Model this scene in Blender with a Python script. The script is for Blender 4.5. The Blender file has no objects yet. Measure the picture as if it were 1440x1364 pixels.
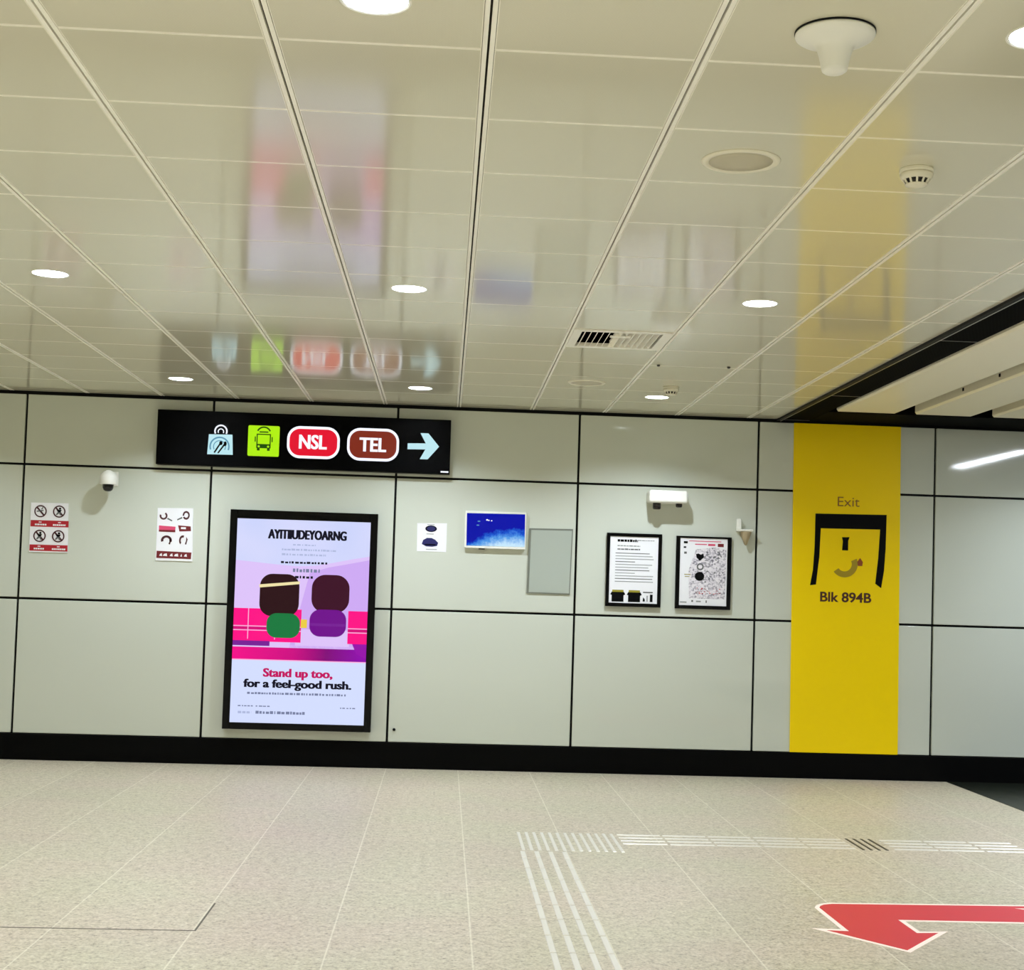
import bpy, bmesh, math, random
from mathutils import Vector, Matrix

# ------------------------------------------------------------------ camera, world, exposure
S = bpy.context.scene
COL = S.collection
H = 3.0                                   # ceiling height (m); back wall is y = 0, the viewer stands at y = -12.1
cam_data = bpy.data.cameras.new('camera')
cam = bpy.data.objects.new('camera', cam_data)
COL.objects.link(cam)
cam_data.sensor_fit = 'HORIZONTAL'
cam_data.sensor_width = 36.0
cam_data.lens = 2055.04 * 36.0 / 1440.0
cam_data.shift_x = (720 - 742.74) / 1440.0
cam_data.shift_y = (735.21 - 682) / 1440.0
cam_data.clip_end = 200
RX, RZ_, UP = (0.997872, -0.0575, 0.030743), (0.055977, 0.997263, 0.048295), (-0.033436, -0.046472, 0.99836)
cam.matrix_world = Matrix(((RX[0], UP[0], -RZ_[0], 0.0),
                           (RX[1], UP[1], -RZ_[1], -12.1213),
                           (RX[2], UP[2], -RZ_[2], 1.46783),
                           (0, 0, 0, 1)))
S.camera = cam
W = bpy.data.worlds.new('world')
S.world = W
W.use_nodes = True
W.node_tree.nodes['Background'].inputs[0].default_value = (1.0, 1.0, 0.96, 1)
W.node_tree.nodes['Background'].inputs[1].default_value = 0.25
S.view_settings.view_transform = 'Standard'
S.view_settings.look = 'None'
S.view_settings.exposure = 0.0
S.view_settings.gamma = 1.0
S.view_settings.use_curve_mapping = False
S.cycles.sample_clamp_indirect = 6.0
S.cycles.max_bounces = 10
S.cycles.diffuse_bounces = 6
S.cycles.caustics_reflective = False
S.cycles.caustics_refractive = False
S.cycles.use_denoising = True

LAMP_W = 28.6                             # power of one ceiling downlight
LAMP_C = (0.89, 0.985, 1.10)
LAMP_X = [1.57 - 1.806 * k for k in range(7)]
LAMP_Y = [-1.05 - 3.65 * k for k in range(6)]
LAMPS_SEEN = [(-2.03, -1.05), (-0.23, -1.05), (1.58, -1.05),
              (-2.03, -4.71), (-0.23, -4.71), (1.58, -4.71),
              (-0.23, -8.36), (1.55, -8.36)]


def area_lamp(x, y, z, r, watts, spread, shape='DISK', ry=None, col=LAMP_C):
    d = bpy.data.lights.new('ceiling_or_fill_lamp', 'AREA')
    d.shape = shape
    d.size = r * 2
    if ry:
        d.size_y = ry
    d.energy = watts
    d.color = col
    d.spread = math.radians(spread)
    o = bpy.data.objects.new('ceiling_or_fill_lamp', d)
    COL.objects.link(o)
    o.location = (x, y, z)
    return o


# the rows of downlights that carry on beyond the frame
for lx in LAMP_X:
    for ly in LAMP_Y:
        if any(abs(lx - a) < .2 and abs(ly - b) < .2 for a, b in LAMPS_SEEN):
            continue
        area_lamp(lx, ly, 2.985, .07, LAMP_W * (.35 if lx < -3 and ly > -2 else .75 if lx < -3 else 1.45), 130)


# fill lamps added to brighten the right end of the wall, all unseen
for lx in (5.2, 7.2):
    for ly in LAMP_Y:
        area_lamp(lx, ly, 2.99, .07, LAMP_W * (.5 if ly > -2 else 2.3), 130)


# ------------------------------------------------------------------ materials
def lin(c):
    return tuple((v / 255 / 12.92) if v / 255 <= .04045 else ((v / 255 + .055) / 1.055) ** 2.4 for v in c)


def mat(name, c, rough=.5, metal=0.0, spec=.5, emit=0.0, coat=0.0):
    m = bpy.data.materials.new(name)
    m.use_nodes = True
    b = m.node_tree.nodes['Principled BSDF']
    col = lin(c) + (1,)
    b.inputs['Base Color'].default_value = col if not emit else (.003, .003, .003, 1)
    b.inputs['Roughness'].default_value = rough
    b.inputs['Metallic'].default_value = metal
    b.inputs['Specular IOR Level'].default_value = spec if not emit else .12
    if coat:
        b.inputs['Coat Weight'].default_value = coat
        b.inputs['Coat Roughness'].default_value = .05
    if emit:
        b.inputs['Emission Color'].default_value = col
        b.inputs['Emission Strength'].default_value = emit
    return m


class N:
    """tiny node helper"""
    def __init__(s, m):
        s.t = m.node_tree
        s.b = s.t.nodes['Principled BSDF']

    def new(s, kind, **kw):
        n = s.t.nodes.new(kind)
        for k, v in kw.items():
            setattr(n, k, v)
        return n

    def math(s, op, a, b=None, c=None):
        n = s.new('ShaderNodeMath', operation=op)
        for i, v in enumerate((a, b, c)):
            if v is None:
                continue
            if isinstance(v, (int, float)):
                n.inputs[i].default_value = v
            else:
                s.t.links.new(v, n.inputs[i])
        return n.outputs[0]

    def mix(s, f, a, b):
        n = s.new('ShaderNodeMix', data_type='RGBA')
        for i, v in ((0, f), (6, a), (7, b)):
            if isinstance(v, (int, float)):
                n.inputs[i].default_value = v
            elif isinstance(v, tuple):
                n.inputs[i].default_value = v if len(v) == 4 else v + (1,)
            else:
                s.t.links.new(v, n.inputs[i])
        return n.outputs[2]

    def coords(s):
        tc = s.new('ShaderNodeTexCoord')
        sep = s.new('ShaderNodeSeparateXYZ')
        s.t.links.new(tc.outputs['Object'], sep.inputs[0])
        return tc.outputs['Object'], sep.outputs

    def noise(s, vec, scale, detail=2.0, rough=.5):
        n = s.new('ShaderNodeTexNoise')
        s.t.links.new(vec, n.inputs['Vector'])
        n.inputs['Scale'].default_value = scale
        n.inputs['Detail'].default_value = detail
        n.inputs['Roughness'].default_value = rough
        return n.outputs[0]

    def ramp(s, f, stops):
        n = s.new('ShaderNodeValToRGB')
        s.t.links.new(f, n.inputs[0])
        e = n.color_ramp.elements
        while len(e) < len(stops):
            e.new(.5)
        for i, (p, c) in enumerate(stops):
            e[i].position = p
            e[i].color = lin(c) + (1,) if isinstance(c, tuple) else (c, c, c, 1)
        return n.outputs[0]

    def base(s, out):
        s.t.links.new(out, s.b.inputs['Base Color'])


M = {}
M['panel'] = mat('enamel_panel', (206, 211, 199), .055, spec=.5)
M['black'] = mat('black_backing', (4, 4, 4), .6, spec=.2)
M['skirt'] = mat('black_skirting', (2, 2, 2), .55, spec=.08)
M['gloss_black'] = mat('gloss_black', (1, 1, 2), .15, spec=.18)
M['sign_black'] = mat('sign_black', (0, 0, 1), .4, spec=.05)
M['white'] = mat('white_plastic', (240, 240, 232), .4)
M['ivory'] = mat('ivory_plastic', (238, 234, 214), .4)
M['rail'] = mat('rail_white', (255, 253, 242), .3, spec=.5)
M['border'] = mat('tile_border', (253, 250, 236), .2, spec=.5)
M['dark'] = mat('dark_gap', (40, 36, 28), .7, spec=.1)
M['steel'] = mat('steel_strip', (226, 221, 210), .35, metal=.2)
M['steel_dark'] = mat('dark_strip', (70, 66, 64), .4, metal=.4)
M['chrome'] = mat('edge_metal', (190, 186, 180), .3, metal=.8)
M['baffle'] = mat('baffle_paint', (255, 248, 222), .3)
M['yellow'] = mat('yellow_panel', (255, 220, 0), .35, spec=.2)
M['void'] = mat('void_black', (6, 6, 6), .8, spec=.05)
M['side_wall'] = mat('side_wall_paint', (232, 232, 224), .4)
M['cone'] = mat('lamp_reflector', (250, 250, 246), .35)
M['grey_panel'] = mat('grey_access_panel', (172, 180, 170), .3, spec=.5)
M['grey_edge'] = mat('grey_panel_edge', (118, 122, 112), .4)
M['paper'] = mat('paper_white', (240, 240, 244), .5)
M['print_grey'] = mat('print_grey', (150, 152, 152), .6)
M['print_mid'] = mat('print_mid_grey', (96, 98, 98), .6)
M['print_black'] = mat('print_black', (3, 3, 4), .6, spec=.1)
M['print_red'] = mat('print_red', (176, 14, 34), .5)
M['print_maroon'] = mat('print_maroon', (110, 14, 24), .5)
M['print_pink'] = mat('print_pink', (214, 70, 110), .5)
M['print_navy'] = mat('print_navy', (22, 24, 92), .5)
M['print_olive'] = mat('print_olive', (150, 140, 30), .5)
M['arc_olive'] = mat('arc_olive', (168, 142, 4), .5)
M['brown_ink'] = mat('brown_ink', (70, 28, 4), .5)
M['exit_ink'] = mat('exit_ink', (140, 92, 4), .5)
M['rust_ink'] = mat('rust_ink', (150, 70, 10), .5)
M['figure'] = mat('print_figure', (66, 12, 24), .5)
M['tan'] = mat('tan_cone', (176, 160, 128), .5)
M['lens_dark'] = mat('dark_lens', (22, 16, 14), .15)
M['dome'] = mat('camera_dome', (8, 8, 9), .08)
M['floor_dark'] = mat('dark_floor_strip', (30, 34, 26), .25, spec=.4)
M['joint_dark'] = mat('dark_joint', (96, 90, 78), .7)
M['arrow_red'] = mat('arrow_red', (206, 44, 60), .45)
M['arrow_white'] = mat('arrow_border', (255, 236, 222), .45)
M['speaker_grille'] = mat('speaker_grille', (196, 190, 166), .5)
M['e_white'] = mat('lit_white', (240, 244, 255), .3, emit=1.15)
M['e_cyan'] = mat('lit_pale_blue', (190, 232, 240), .3, emit=1.0)
M['e_blue'] = mat('lit_mid_blue', (92, 150, 178), .3, emit=1.0)
M['e_lime'] = mat('lit_lime', (176, 238, 18), .3, emit=1.0)
M['e_bus'] = mat('lit_bus_green', (28, 74, 8), .3, emit=1.0)
M['e_red'] = mat('lit_red', (228, 18, 48), .3, emit=1.0)
M['e_brown'] = mat('lit_brown', (128, 44, 28), .3, emit=1.0)
M['led'] = mat('led_disc', (255, 252, 244), .4, emit=6.0)


def ceiling_material():
    m = mat('perforated_tile', (222, 214, 188), .105, spec=.8)
    n = N(m)
    vec, xyz = n.coords()
    sx = n.math('SINE', n.math('MULTIPLY', xyz[0], 2 * math.pi / .0075))
    sy = n.math('SINE', n.math('MULTIPLY', xyz[1], 2 * math.pi / .0075))
    d = n.math('GREATER_THAN', n.math('MULTIPLY', sx, sy), .55)
    big = n.noise(vec, .9, 1)
    c = n.mix(big, lin((217, 214, 193)), lin((220, 217, 195)))
    n.base(n.mix(n.math('MULTIPLY', d, .22), c, lin((160, 154, 130))))
    nz = n.noise(vec, 3.0, 1)
    bump = n.new('ShaderNodeBump')
    bump.inputs['Strength'].default_value = .02
    bump.inputs['Distance'].default_value = .01
    n.t.links.new(nz, bump.inputs['Height'])
    n.t.links.new(bump.outputs[0], n.b.inputs['Normal'])
    return m


def floor_material():
    m = mat('granite_tile', (190, 180, 160), .42, spec=.7)
    n = N(m)
    vec, xyz = n.coords()
    fine = n.noise(vec, 70, 3, .65)
    mid = n.noise(vec, 24, 2, .6)
    big = n.noise(vec, 1.3, 2, .5)
    f = n.math('ADD', n.math('MULTIPLY', fine, .65), n.math('MULTIPLY', mid, .35))
    stone = n.ramp(f, [(.32, (112, 104, 90)), (.44, (188, 179, 161)), (.54, (211, 203, 186)), (.68, (232, 226, 212))])
    tint = n.ramp(big, [(.35, (238, 229, 222)), (.65, (233, 233, 218))])
    mul = n.new('ShaderNodeMix', data_type='RGBA', blend_type='MULTIPLY')
    mul.inputs[0].default_value = .8
    n.t.links.new(stone, mul.inputs[6])
    n.t.links.new(tint, mul.inputs[7])
    # per-tile value shift and pale joints
    u = n.math('DIVIDE', n.math('SUBTRACT', xyz[0], .163), .588)
    v = n.math('DIVIDE', n.math('ADD', xyz[1], 5.79), 1.176)
    fu, fv = n.math('FRACT', u), n.math('FRACT', v)
    wn = n.new('ShaderNodeTexWhiteNoise', noise_dimensions='2D')
    cb = n.new('ShaderNodeCombineXYZ')
    n.t.links.new(n.math('FLOOR', u), cb.inputs[0])
    n.t.links.new(n.math('FLOOR', v), cb.inputs[1])
    n.t.links.new(cb.outputs[0], wn.inputs['Vector'])
    shade = n.math('ADD', .95, n.math('MULTIPLY', wn.outputs[0], .07))
    hsv = n.new('ShaderNodeHueSaturation')
    n.t.links.new(mul.outputs[2], hsv.inputs['Color'])
    n.t.links.new(shade, hsv.inputs['Value'])
    ju = n.math('LESS_THAN', n.math('ABSOLUTE', n.math('SUBTRACT', n.math('FRACT', n.math('ADD', u, .5)), .5)), .006)
    jv = n.math('LESS_THAN', n.math('ABSOLUTE', n.math('SUBTRACT', n.math('FRACT', n.math('ADD', v, .5)), .5)), .003)
    c = n.mix(n.math('MULTIPLY', ju, .42), hsv.outputs[0], lin((240, 234, 214)))
    n.base(n.mix(n.math('MULTIPLY', jv, .25), c, lin((226, 220, 200))))
    return m


def black_mesh_material():
    m = mat('black_perforated', (6, 6, 6), .85, spec=.03)
    n = N(m)
    vec, xyz = n.coords()
    sx = n.math('SINE', n.math('MULTIPLY', xyz[0], 2 * math.pi / .02))
    sy = n.math('SINE', n.math('MULTIPLY', xyz[1], 2 * math.pi / .05))
    d = n.math('GREATER_THAN', n.math('MULTIPLY', sx, sy), .2)
    n.base(n.mix(d, lin((12, 12, 11)), lin((1, 1, 1))))
    return m


def screen_material(x0, x1, z0, z1):
    """a lit display: deep blue above, a pale cloudy curve rising from the left below"""
    m = mat('lit_screen', (10, 30, 190), .15, emit=1.0)
    n = N(m)
    vec, xyz = n.coords()
    u = n.math('DIVIDE', n.math('SUBTRACT', xyz[0], x0), x1 - x0)
    v = n.math('DIVIDE', n.math('SUBTRACT', xyz[2], z0), z1 - z0)
    # a broad arc of cloud: edge height as a function of u
    edge = n.math('SUBTRACT', .56, n.math('MULTIPLY', .78, n.math('POWER', n.math('SUBTRACT', u, .8), 2)))
    nz = n.noise(vec, 22, 4, .7)
    h = n.math('ADD', n.math('SUBTRACT', edge, v), n.math('MULTIPLY', n.math('SUBTRACT', nz, .5), .5))
    c = n.ramp(h, [(.0, (0, 12, 168)), (.10, (20, 84, 206)), (.24, (84, 156, 232)), (.5, (200, 234, 255))])
    n.t.links.new(c, n.b.inputs['Emission Color'])
    return m


def map_material():
    m = mat('map_print', (225, 222, 228), .5)
    n = N(m)
    vec, xyz = n.coords()
    a = n.noise(vec, 55, 3, .8)
    b = n.noise(vec, 17, 2, .6)
    f = n.math('ADD', n.math('MULTIPLY', a, .7), n.math('MULTIPLY', b, .3))
    c = n.ramp(f, [(.34, (40, 40, 50)), (.43, (150, 146, 158)), (.5, (226, 220, 228)), (.62, (240, 236, 240))])
    n.base(c)
    return m


M['tile'] = ceiling_material()
M['floor'] = floor_material()
M['black_mesh'] = black_mesh_material()
M['map'] = map_material()


# ------------------------------------------------------------------ geometry helpers
class MB:
    """collects geometry of ONE mesh, in world coordinates"""
    def __init__(s):
        s.bm = bmesh.new()
        s.mats = []

    def _mi(s, m):
        if m not in s.mats:
            s.mats.append(m)
        return s.mats.index(m)

    def faces(s, verts, faces, m, smooth=False):
        mi = s._mi(m)
        vs = [s.bm.verts.new(v) for v in verts]
        out = []
        for f in faces:
            fa = s.bm.faces.new([vs[i] for i in f])
            fa.material_index = mi
            fa.smooth = smooth
            out.append(fa)
        return vs, out

    def box(s, x0, x1, y0, y1, z0, z1, m, bevel=0.0, seg=2):
        vs, fs = s.faces([(x0, y0, z0), (x1, y0, z0), (x1, y1, z0), (x0, y1, z0),
                          (x0, y0, z1), (x1, y0, z1), (x1, y1, z1), (x0, y1, z1)],
                         [(3, 2, 1, 0), (4, 5, 6, 7), (0, 1, 5, 4), (1, 2, 6, 5), (2, 3, 7, 6), (3, 0, 4, 7)], m)
        if bevel:
            es = list({e for f in fs for e in f.edges})
            r = bmesh.ops.bevel(s.bm, geom=es, offset=bevel, segments=seg, profile=.5, affect='EDGES')
            for f in r['faces']:
                f.material_index = s._mi(m)
                f.smooth = True
        return s

    def prism(s, pts, to3d, depth, m):
        """extrude a 2-D outline; to3d(a, b, d) gives the point at depth d"""
        n = len(pts)
        verts = [to3d(a, b, 0) for a, b in pts] + [to3d(a, b, depth) for a, b in pts]
        fs = [tuple(range(n)), tuple(range(2 * n - 1, n - 1, -1))]
        fs += [(i, i + n, (i + 1) % n + n, (i + 1) % n) for i in range(n)]
        s.faces(verts, fs, m)
        return s

    def wall(s, pts, y, m, depth=.002):
        """outline in (x, z) on a plane facing the viewer at y"""
        return s.prism(pts, lambda a, b, d: (a, y + d, b), depth, m)

    def flat(s, pts, z, m, depth=.002):
        """outline in (x, y) lying at height z (top face), depth going down"""
        return s.prism(pts, lambda a, b, d: (a, b, z - d), depth, m)

    def lathe(s, prof, origin, m, n=40, axis='z', smooth=True, caps=True):
        """revolve (r, h) around an axis through origin"""
        ox, oy, oz = origin
        verts, fs = [], []
        for r, h in prof:
            for k in range(n):
                a = 2 * math.pi * k / n
                c, d = r * math.cos(a), r * math.sin(a)
                verts.append((ox + c, oy + d, oz + h) if axis == 'z' else (ox + c, oy + h, oz + d))
        for i in range(len(prof) - 1):
            for k in range(n):
                k2 = (k + 1) % n
                fs.append((i * n + k, i * n + k2, (i + 1) * n + k2, (i + 1) * n + k))
        if caps and prof[0][0] > 1e-6:
            fs.append(tuple(range(n - 1, -1, -1)))
        if caps and prof[-1][0] > 1e-6:
            fs.append(tuple((len(prof) - 1) * n + k for k in range(n)))
        s.faces(verts, fs, m, smooth)
        return s

    def ring(s, cx, cz, r0, r1, y, m, n=36, a0=0, a1=2 * math.pi, depth=.002, sx=1.0):
        """flat ring (or arc) on the wall"""
        full = abs(a1 - a0 - 2 * math.pi) < 1e-6
        k = n if full else n + 1
        verts, fs = [], []
        for i in range(k):
            a = a0 + (a1 - a0) * i / n
            c, d = math.cos(a) * sx, math.sin(a)
            verts += [(cx + c * r0, y, cz + d * r0), (cx + c * r1, y, cz + d * r1),
                      (cx + c * r0, y + depth, cz + d * r0), (cx + c * r1, y + depth, cz + d * r1)]
        for i in range(n):
            a, b = i * 4, ((i + 1) % k) * 4
            fs += [(a, b, b + 1, a + 1), (a, a + 2, b + 2, b), (a + 1, b + 1, b + 3, a + 3), (a + 2, a + 3, b + 3, b + 2)]
        s.faces(verts, fs, m)
        return s

    def disc(s, cx, cz, rx, rz, y, m, n=36, depth=.002):
        return s.wall([(cx + rx * math.cos(2 * math.pi * i / n), cz + rz * math.sin(2 * math.pi * i / n)) for i in range(n)], y, m, depth)

    def text(s, body, x0, x1, z0, z1, y, m, bold=0.0, shear=0.0, floor_z=None):
        """lettering fitted into a rectangle on the wall"""
        cu = bpy.data.curves.new('lettering', 'FONT')
        cu.body = body
        cu.size = 1.0
        cu.offset = min(bold, .018)
        cu.shear = shear
        cu.resolution_u = 4
        o = bpy.data.objects.new('lettering', cu)
        COL.objects.link(o)
        dg = bpy.context.evaluated_depsgraph_get()
        me = bpy.data.meshes.new_from_object(o.evaluated_get(dg))
        xs = [v.co.x for v in me.vertices]
        ys = [v.co.y for v in me.vertices]
        ax, bx, ay, by = min(xs), max(xs), min(ys), max(ys)
        fs = [tuple(p.vertices) for p in me.polygons]
        extra = max(bold - .018, 0) * (z1 - z0)           # heavier weights: the strokes are widened sideways
        xa, xb = x0 + extra, x1 - extra
        for k, dx in enumerate((-extra, -extra / 2, 0, extra / 2, extra) if extra > 0 else (0,)):
            s.faces([(xa + dx + (v.co.x - ax) / (bx - ax) * (xb - xa), y - .0001 * k,
                      z0 + (v.co.y - ay) / (by - ay) * (z1 - z0)) for v in me.vertices], fs, m)
        bpy.data.objects.remove(o)
        bpy.data.curves.remove(cu)
        bpy.data.meshes.remove(me)
        return s

    def obj(s, name, parent=None, label=None, autosmooth=False):
        if not any(f.smooth for f in s.bm.faces):
            bmesh.ops.recalc_face_normals(s.bm, faces=s.bm.faces[:])
        else:
            bmesh.ops.recalc_face_normals(s.bm, faces=s.bm.faces[:])
        off = Vector((0, 0, 0))
        if parent is not None:
            p = parent
            while p is not None:
                off += p.location
                p = p.parent
        else:
            # origin of a single-mesh thing: the middle of its box
            xs = [v.co for v in s.bm.verts]
            off = Vector((sum((min(c[i] for c in xs), max(c[i] for c in xs))) / 2 for i in range(3)))
            if name in KEEP_ORIGIN:
                off = Vector((0, 0, 0))
        bmesh.ops.translate(s.bm, verts=s.bm.verts[:], vec=-off)
        me = bpy.data.meshes.new(name)
        s.bm.to_mesh(me)
        s.bm.free()
        for k in s.mats:
            me.materials.append(M[k] if isinstance(k, str) else k)
        o = bpy.data.objects.new(name, me)
        COL.objects.link(o)
        if parent is not None:
            o.parent = parent
        else:
            o.location = off
        if label:
            o['label'] = label
        return o


KEEP_ORIGIN = {'floor', 'ceiling', 'wall_back'}


def thing(name, label, cat, loc, group=None):
    o = bpy.data.objects.new(name, None)
    COL.objects.link(o)
    o.empty_display_size = .05
    o.location = loc
    o['label'] = label
    o['category'] = cat
    if group:
        o['group'] = group
    return o


def tag(o, label, cat, group=None):
    o['label'] = label
    o['category'] = cat
    if group:
        o['group'] = group
    return o


def struct(o):
    o['kind'] = 'structure'
    return o


def dup(root, loc, label):
    r = root.copy()
    COL.objects.link(r)
    r.location = loc
    r['label'] = label
    for ch in list(root.children):
        c = ch.copy()
        COL.objects.link(c)
        c.parent = r
        for g in list(ch.children):
            d = g.copy()
            COL.objects.link(d)
            d.parent = c
    return r


def rounded(x0, x1, z0, z1, r, n=8):
    pts = []
    for cx, cz, a in ((x1 - r, z1 - r, 0), (x0 + r, z1 - r, 90), (x0 + r, z0 + r, 180), (x1 - r, z0 + r, 270)):
        for k in range(n + 1):
            t = math.radians(a + 90 * k / n)
            pts.append((cx + r * math.cos(t), cz + r * math.sin(t)))
    return pts


def rect(x0, x1, z0, z1):
    return [(x0, z0), (x1, z0), (x1, z1), (x0, z1)]


# ------------------------------------------------------------------ the setting
XL, XR, YF = -13.0, 9.0, -22.0            # extent of the hall
EDGE = 2.75                               # where the tiled ceiling stops
TW, TX0, TY0 = .60893, -1.14404, -8.05506  # ceiling tile pitch and a rail crossing

b = MB()
b.faces([(XL, YF, 0), (XR, YF, 0), (XR, 0, 0), (XL, 0, 0)], [(0, 1, 2, 3)], 'floor')
struct(b.obj('floor'))
b = MB()
b.flat([(4.25, -14), (XR, -14), (XR, -.03), (4.25, -.03)], .003, 'floor_dark', .003)
struct(b.obj('trim_1'))
b = MB()
b.flat([(-1.95, -5.797), (-.999, -5.797), (-.999, -5.25), (-1.007, -5.25), (-1.007, -5.787), (-1.95, -5.787)], .001, 'joint_dark', .001)
struct(b.obj('trim_2'))

# back wall: enamel panels with open black joints
SEAM0, SEAMW = -3.457, 1.5147
ROWS = [(.216, 1.295), (1.313, 2.39), (2.408, 2.972)]
b = MB()
b.faces([(XL, .03, 0), (XR, .03, 0), (XR, .03, 3.4), (XL, .03, 3.4)], [(0, 1, 2, 3)], 'black')
for k in range(-7, 9):
    xa, xb = SEAM0 + k * SEAMW + .009, SEAM0 + (k + 1) * SEAMW - .009
    xa, xb = max(xa, XL), min(xb, XR)
    if xb - xa < .05:
        continue
    for z0, z1 in ROWS:
        b.box(xa, xb, 0, .028, z0, z1, 'panel', .004, 2)
struct(b.obj('wall_back'))
b = MB()
b.box(XL, XR, -.012, .029, 0, .21, 'skirt', .003)
struct(b.obj('baseboard_back'))
b = MB()
b.box(XL - .1, XL, YF, 0, 0, 3.4, 'side_wall')
struct(b.obj('wall_left'))
b = MB()
b.box(XR, XR + .1, YF, 0, 0, 3.4, 'side_wall')
struct(b.obj('wall_right'))
b = MB()
b.box(XL, XR, YF - .1, YF, 0, 3.4, 'side_wall')
struct(b.obj('wall_front'))

# tiled ceiling
c0 = math.ceil((XL - TX0) / TW)
c1 = math.floor((EDGE - TX0) / TW)
r0 = math.ceil((YF - TY0) / TW)
r1 = math.floor((0 - TY0) / TW)
VENT = (3, 7)


def tile_of(x, y):
    return (math.floor((x - TX0) / TW), math.floor((y - TY0) / TW))


HOLES = {tile_of(x, y): (x, y) for x, y in LAMPS_SEEN}
b = MB()
RH = .018                                 # half width of a rail
for c in range(c0 - 1, c1 + 1):
    xa = max(TX0 + c * TW + RH, XL)
    xb = min(TX0 + (c + 1) * TW - RH, EDGE)
    for r in range(r0 - 1, r1 + 1):
        ya = max(TY0 + r * TW + .001, YF)
        yb = min(TY0 + (r + 1) * TW - .001, -.004)
        if (c, r) == VENT or xb - xa < .03 or yb - ya < .02:
            continue
        e, f = .0035, .0075                # border widths: beside the rails, beside the next tile
        z = H
        outer = [(xa, ya, z + .004), (xb, ya, z + .004), (xb, yb, z + .004), (xa, yb, z + .004)]
        mid = [(xa + .001, ya + .001, z), (xb - .001, ya + .001, z), (xb - .001, yb - .001, z), (xa + .001, yb - .001, z)]
        inn = [(xa + e, ya + f, z), (xb - e, ya + f, z), (xb - e, yb - f, z), (xa + e, yb - f, z)]
        b.faces(outer + mid + inn, [(i, (i + 1) % 4, (i + 1) % 4 + 4, i + 4) for i in range(4)] +
                [(i + 4, (i + 1) % 4 + 4, (i + 1) % 4 + 8, i + 8) for i in range(4)], 'border')
        if (c, r) in HOLES:
            hx, hy = HOLES[(c, r)]
            n = 48
            sq, ci = [], []
            for k in range(n):
                a = 2 * math.pi * (k + .5) / n
                dx, dy = math.cos(a), math.sin(a)
                t = min(((xb - e - hx) if dx > 0 else (xa + e - hx)) / dx, ((yb - f - hy) if dy > 0 else (ya + f - hy)) / dy)
                sq.append((hx + dx * t, hy + dy * t, z))
                ci.append((hx + dx * .086, hy + dy * .086, z))
            b.faces(sq + ci, [(k, (k + 1) % n, n + (k + 1) % n, n + k) for k in range(n)], 'tile')
            # corner fillers
            for px, py in ((xa + e, ya + f), (xb - e, ya + f), (xb - e, yb - f), (xa + e, yb - f)):
                best = min(range(n), key=lambda k: (sq[k][0] + sq[(k + 1) % n][0] - 2 * px) ** 2 + (sq[k][1] + sq[(k + 1) % n][1] - 2 * py) ** 2)
                b.faces([sq[best], sq[(best + 1) % n], (px, py, z)], [(0, 1, 2)], 'tile')
        else:
            b.faces(inn, [(0, 1, 2, 3)], 'tile')
    x = TX0 + c * TW
    if XL < x < EDGE:
        for s0, s1 in ((-RH + .001, -.0035), (.0035, RH - .001)):
            b.box(x + s0, x + s1, YF, -.004, H - .001, H + .03, 'rail')
        b.box(x - .0035, x + .0035, YF, -.004, H + .012, H + .03, 'dark')
b.faces([(XL, YF, H + .2), (EDGE, YF, H + .2), (EDGE, 0, H + .2), (XL, 0, H + .2)], [(0, 1, 2, 3)], 'dark')
struct(b.obj('ceiling'))

# black void beside the tiled ceiling, its perforated margin and metal edge
b = MB()
b.faces([(EDGE, YF, 3.38), (XR, YF, 3.38), (XR, 0, 3.38), (EDGE, 0, 3.38)], [(0, 1, 2, 3)], 'void')
b.faces([(EDGE, YF, 3.38), (EDGE, -.004, 3.38), (EDGE, -.004, H), (EDGE, YF, H)], [(0, 1, 2, 3)], 'void')
b.box(3.03, XR, -.62, -.004, 2.995, 3.02, 'void')
struct(b.obj('trim_3'))
b = MB()
b.box(EDGE, EDGE + .03, YF, -.004, 2.985, 3.02, 'black')
b.box(EDGE + .03, EDGE + .036, YF, -.004, 2.983, 3.02, 'chrome')
for ya, yb in ((YF, -6.3), (-6.296, -3.902), (-3.898, -1.522), (-1.518, -.004)):
    b.box(EDGE + .036, 3.03, ya, yb, 2.998, 3.02, 'black_mesh')
    b.box(EDGE + .036, 3.03, yb, yb + .004, 2.996, 3.02, 'chrome')
struct(b.obj('trim_4'))


# ------------------------------------------------------------------ ceiling fittings
def make_downlight():
    t = thing('downlight', '', 'ceiling light', (0, 0, H), 'recessed downlights in the tiled ceiling')
    b = MB()
    b.lathe([(.0855, .002), (.090, -.004), (.0945, -.003), (.0965, .001)], (0, 0, 0), 'white', 48, caps=False)
    o = b.obj('trim_ring')
    o.location = (0, 0, 0)
    o.parent = t
    b = MB()
    # reflector cone: open below, closed by the lamp above
    n, prof = 48, [(.0855, .002), (.080, .020), (.070, .042), (.060, .056)]
    verts, fs = [], []
    for r, h in prof:
        verts += [(r * math.cos(2 * math.pi * k / n), r * math.sin(2 * math.pi * k / n), h) for k in range(n)]
    for i in range(len(prof) - 1):
        fs += [(i * n + k, i * n + (k + 1) % n, (i + 1) * n + (k + 1) % n, (i + 1) * n + k) for k in range(n)]
    b.faces(verts, fs, 'cone', True)
    o = b.obj('reflector')
    o.location = (0, 0, .029)
    o.parent = t
    b = MB()
    b.lathe([(.06, .056), (.06, .064)], (0, 0, 0), 'led', 48)
    o = b.obj('lamp_disc')
    o.location = (0, 0, .060)
    o.parent = t
    return t


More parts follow.
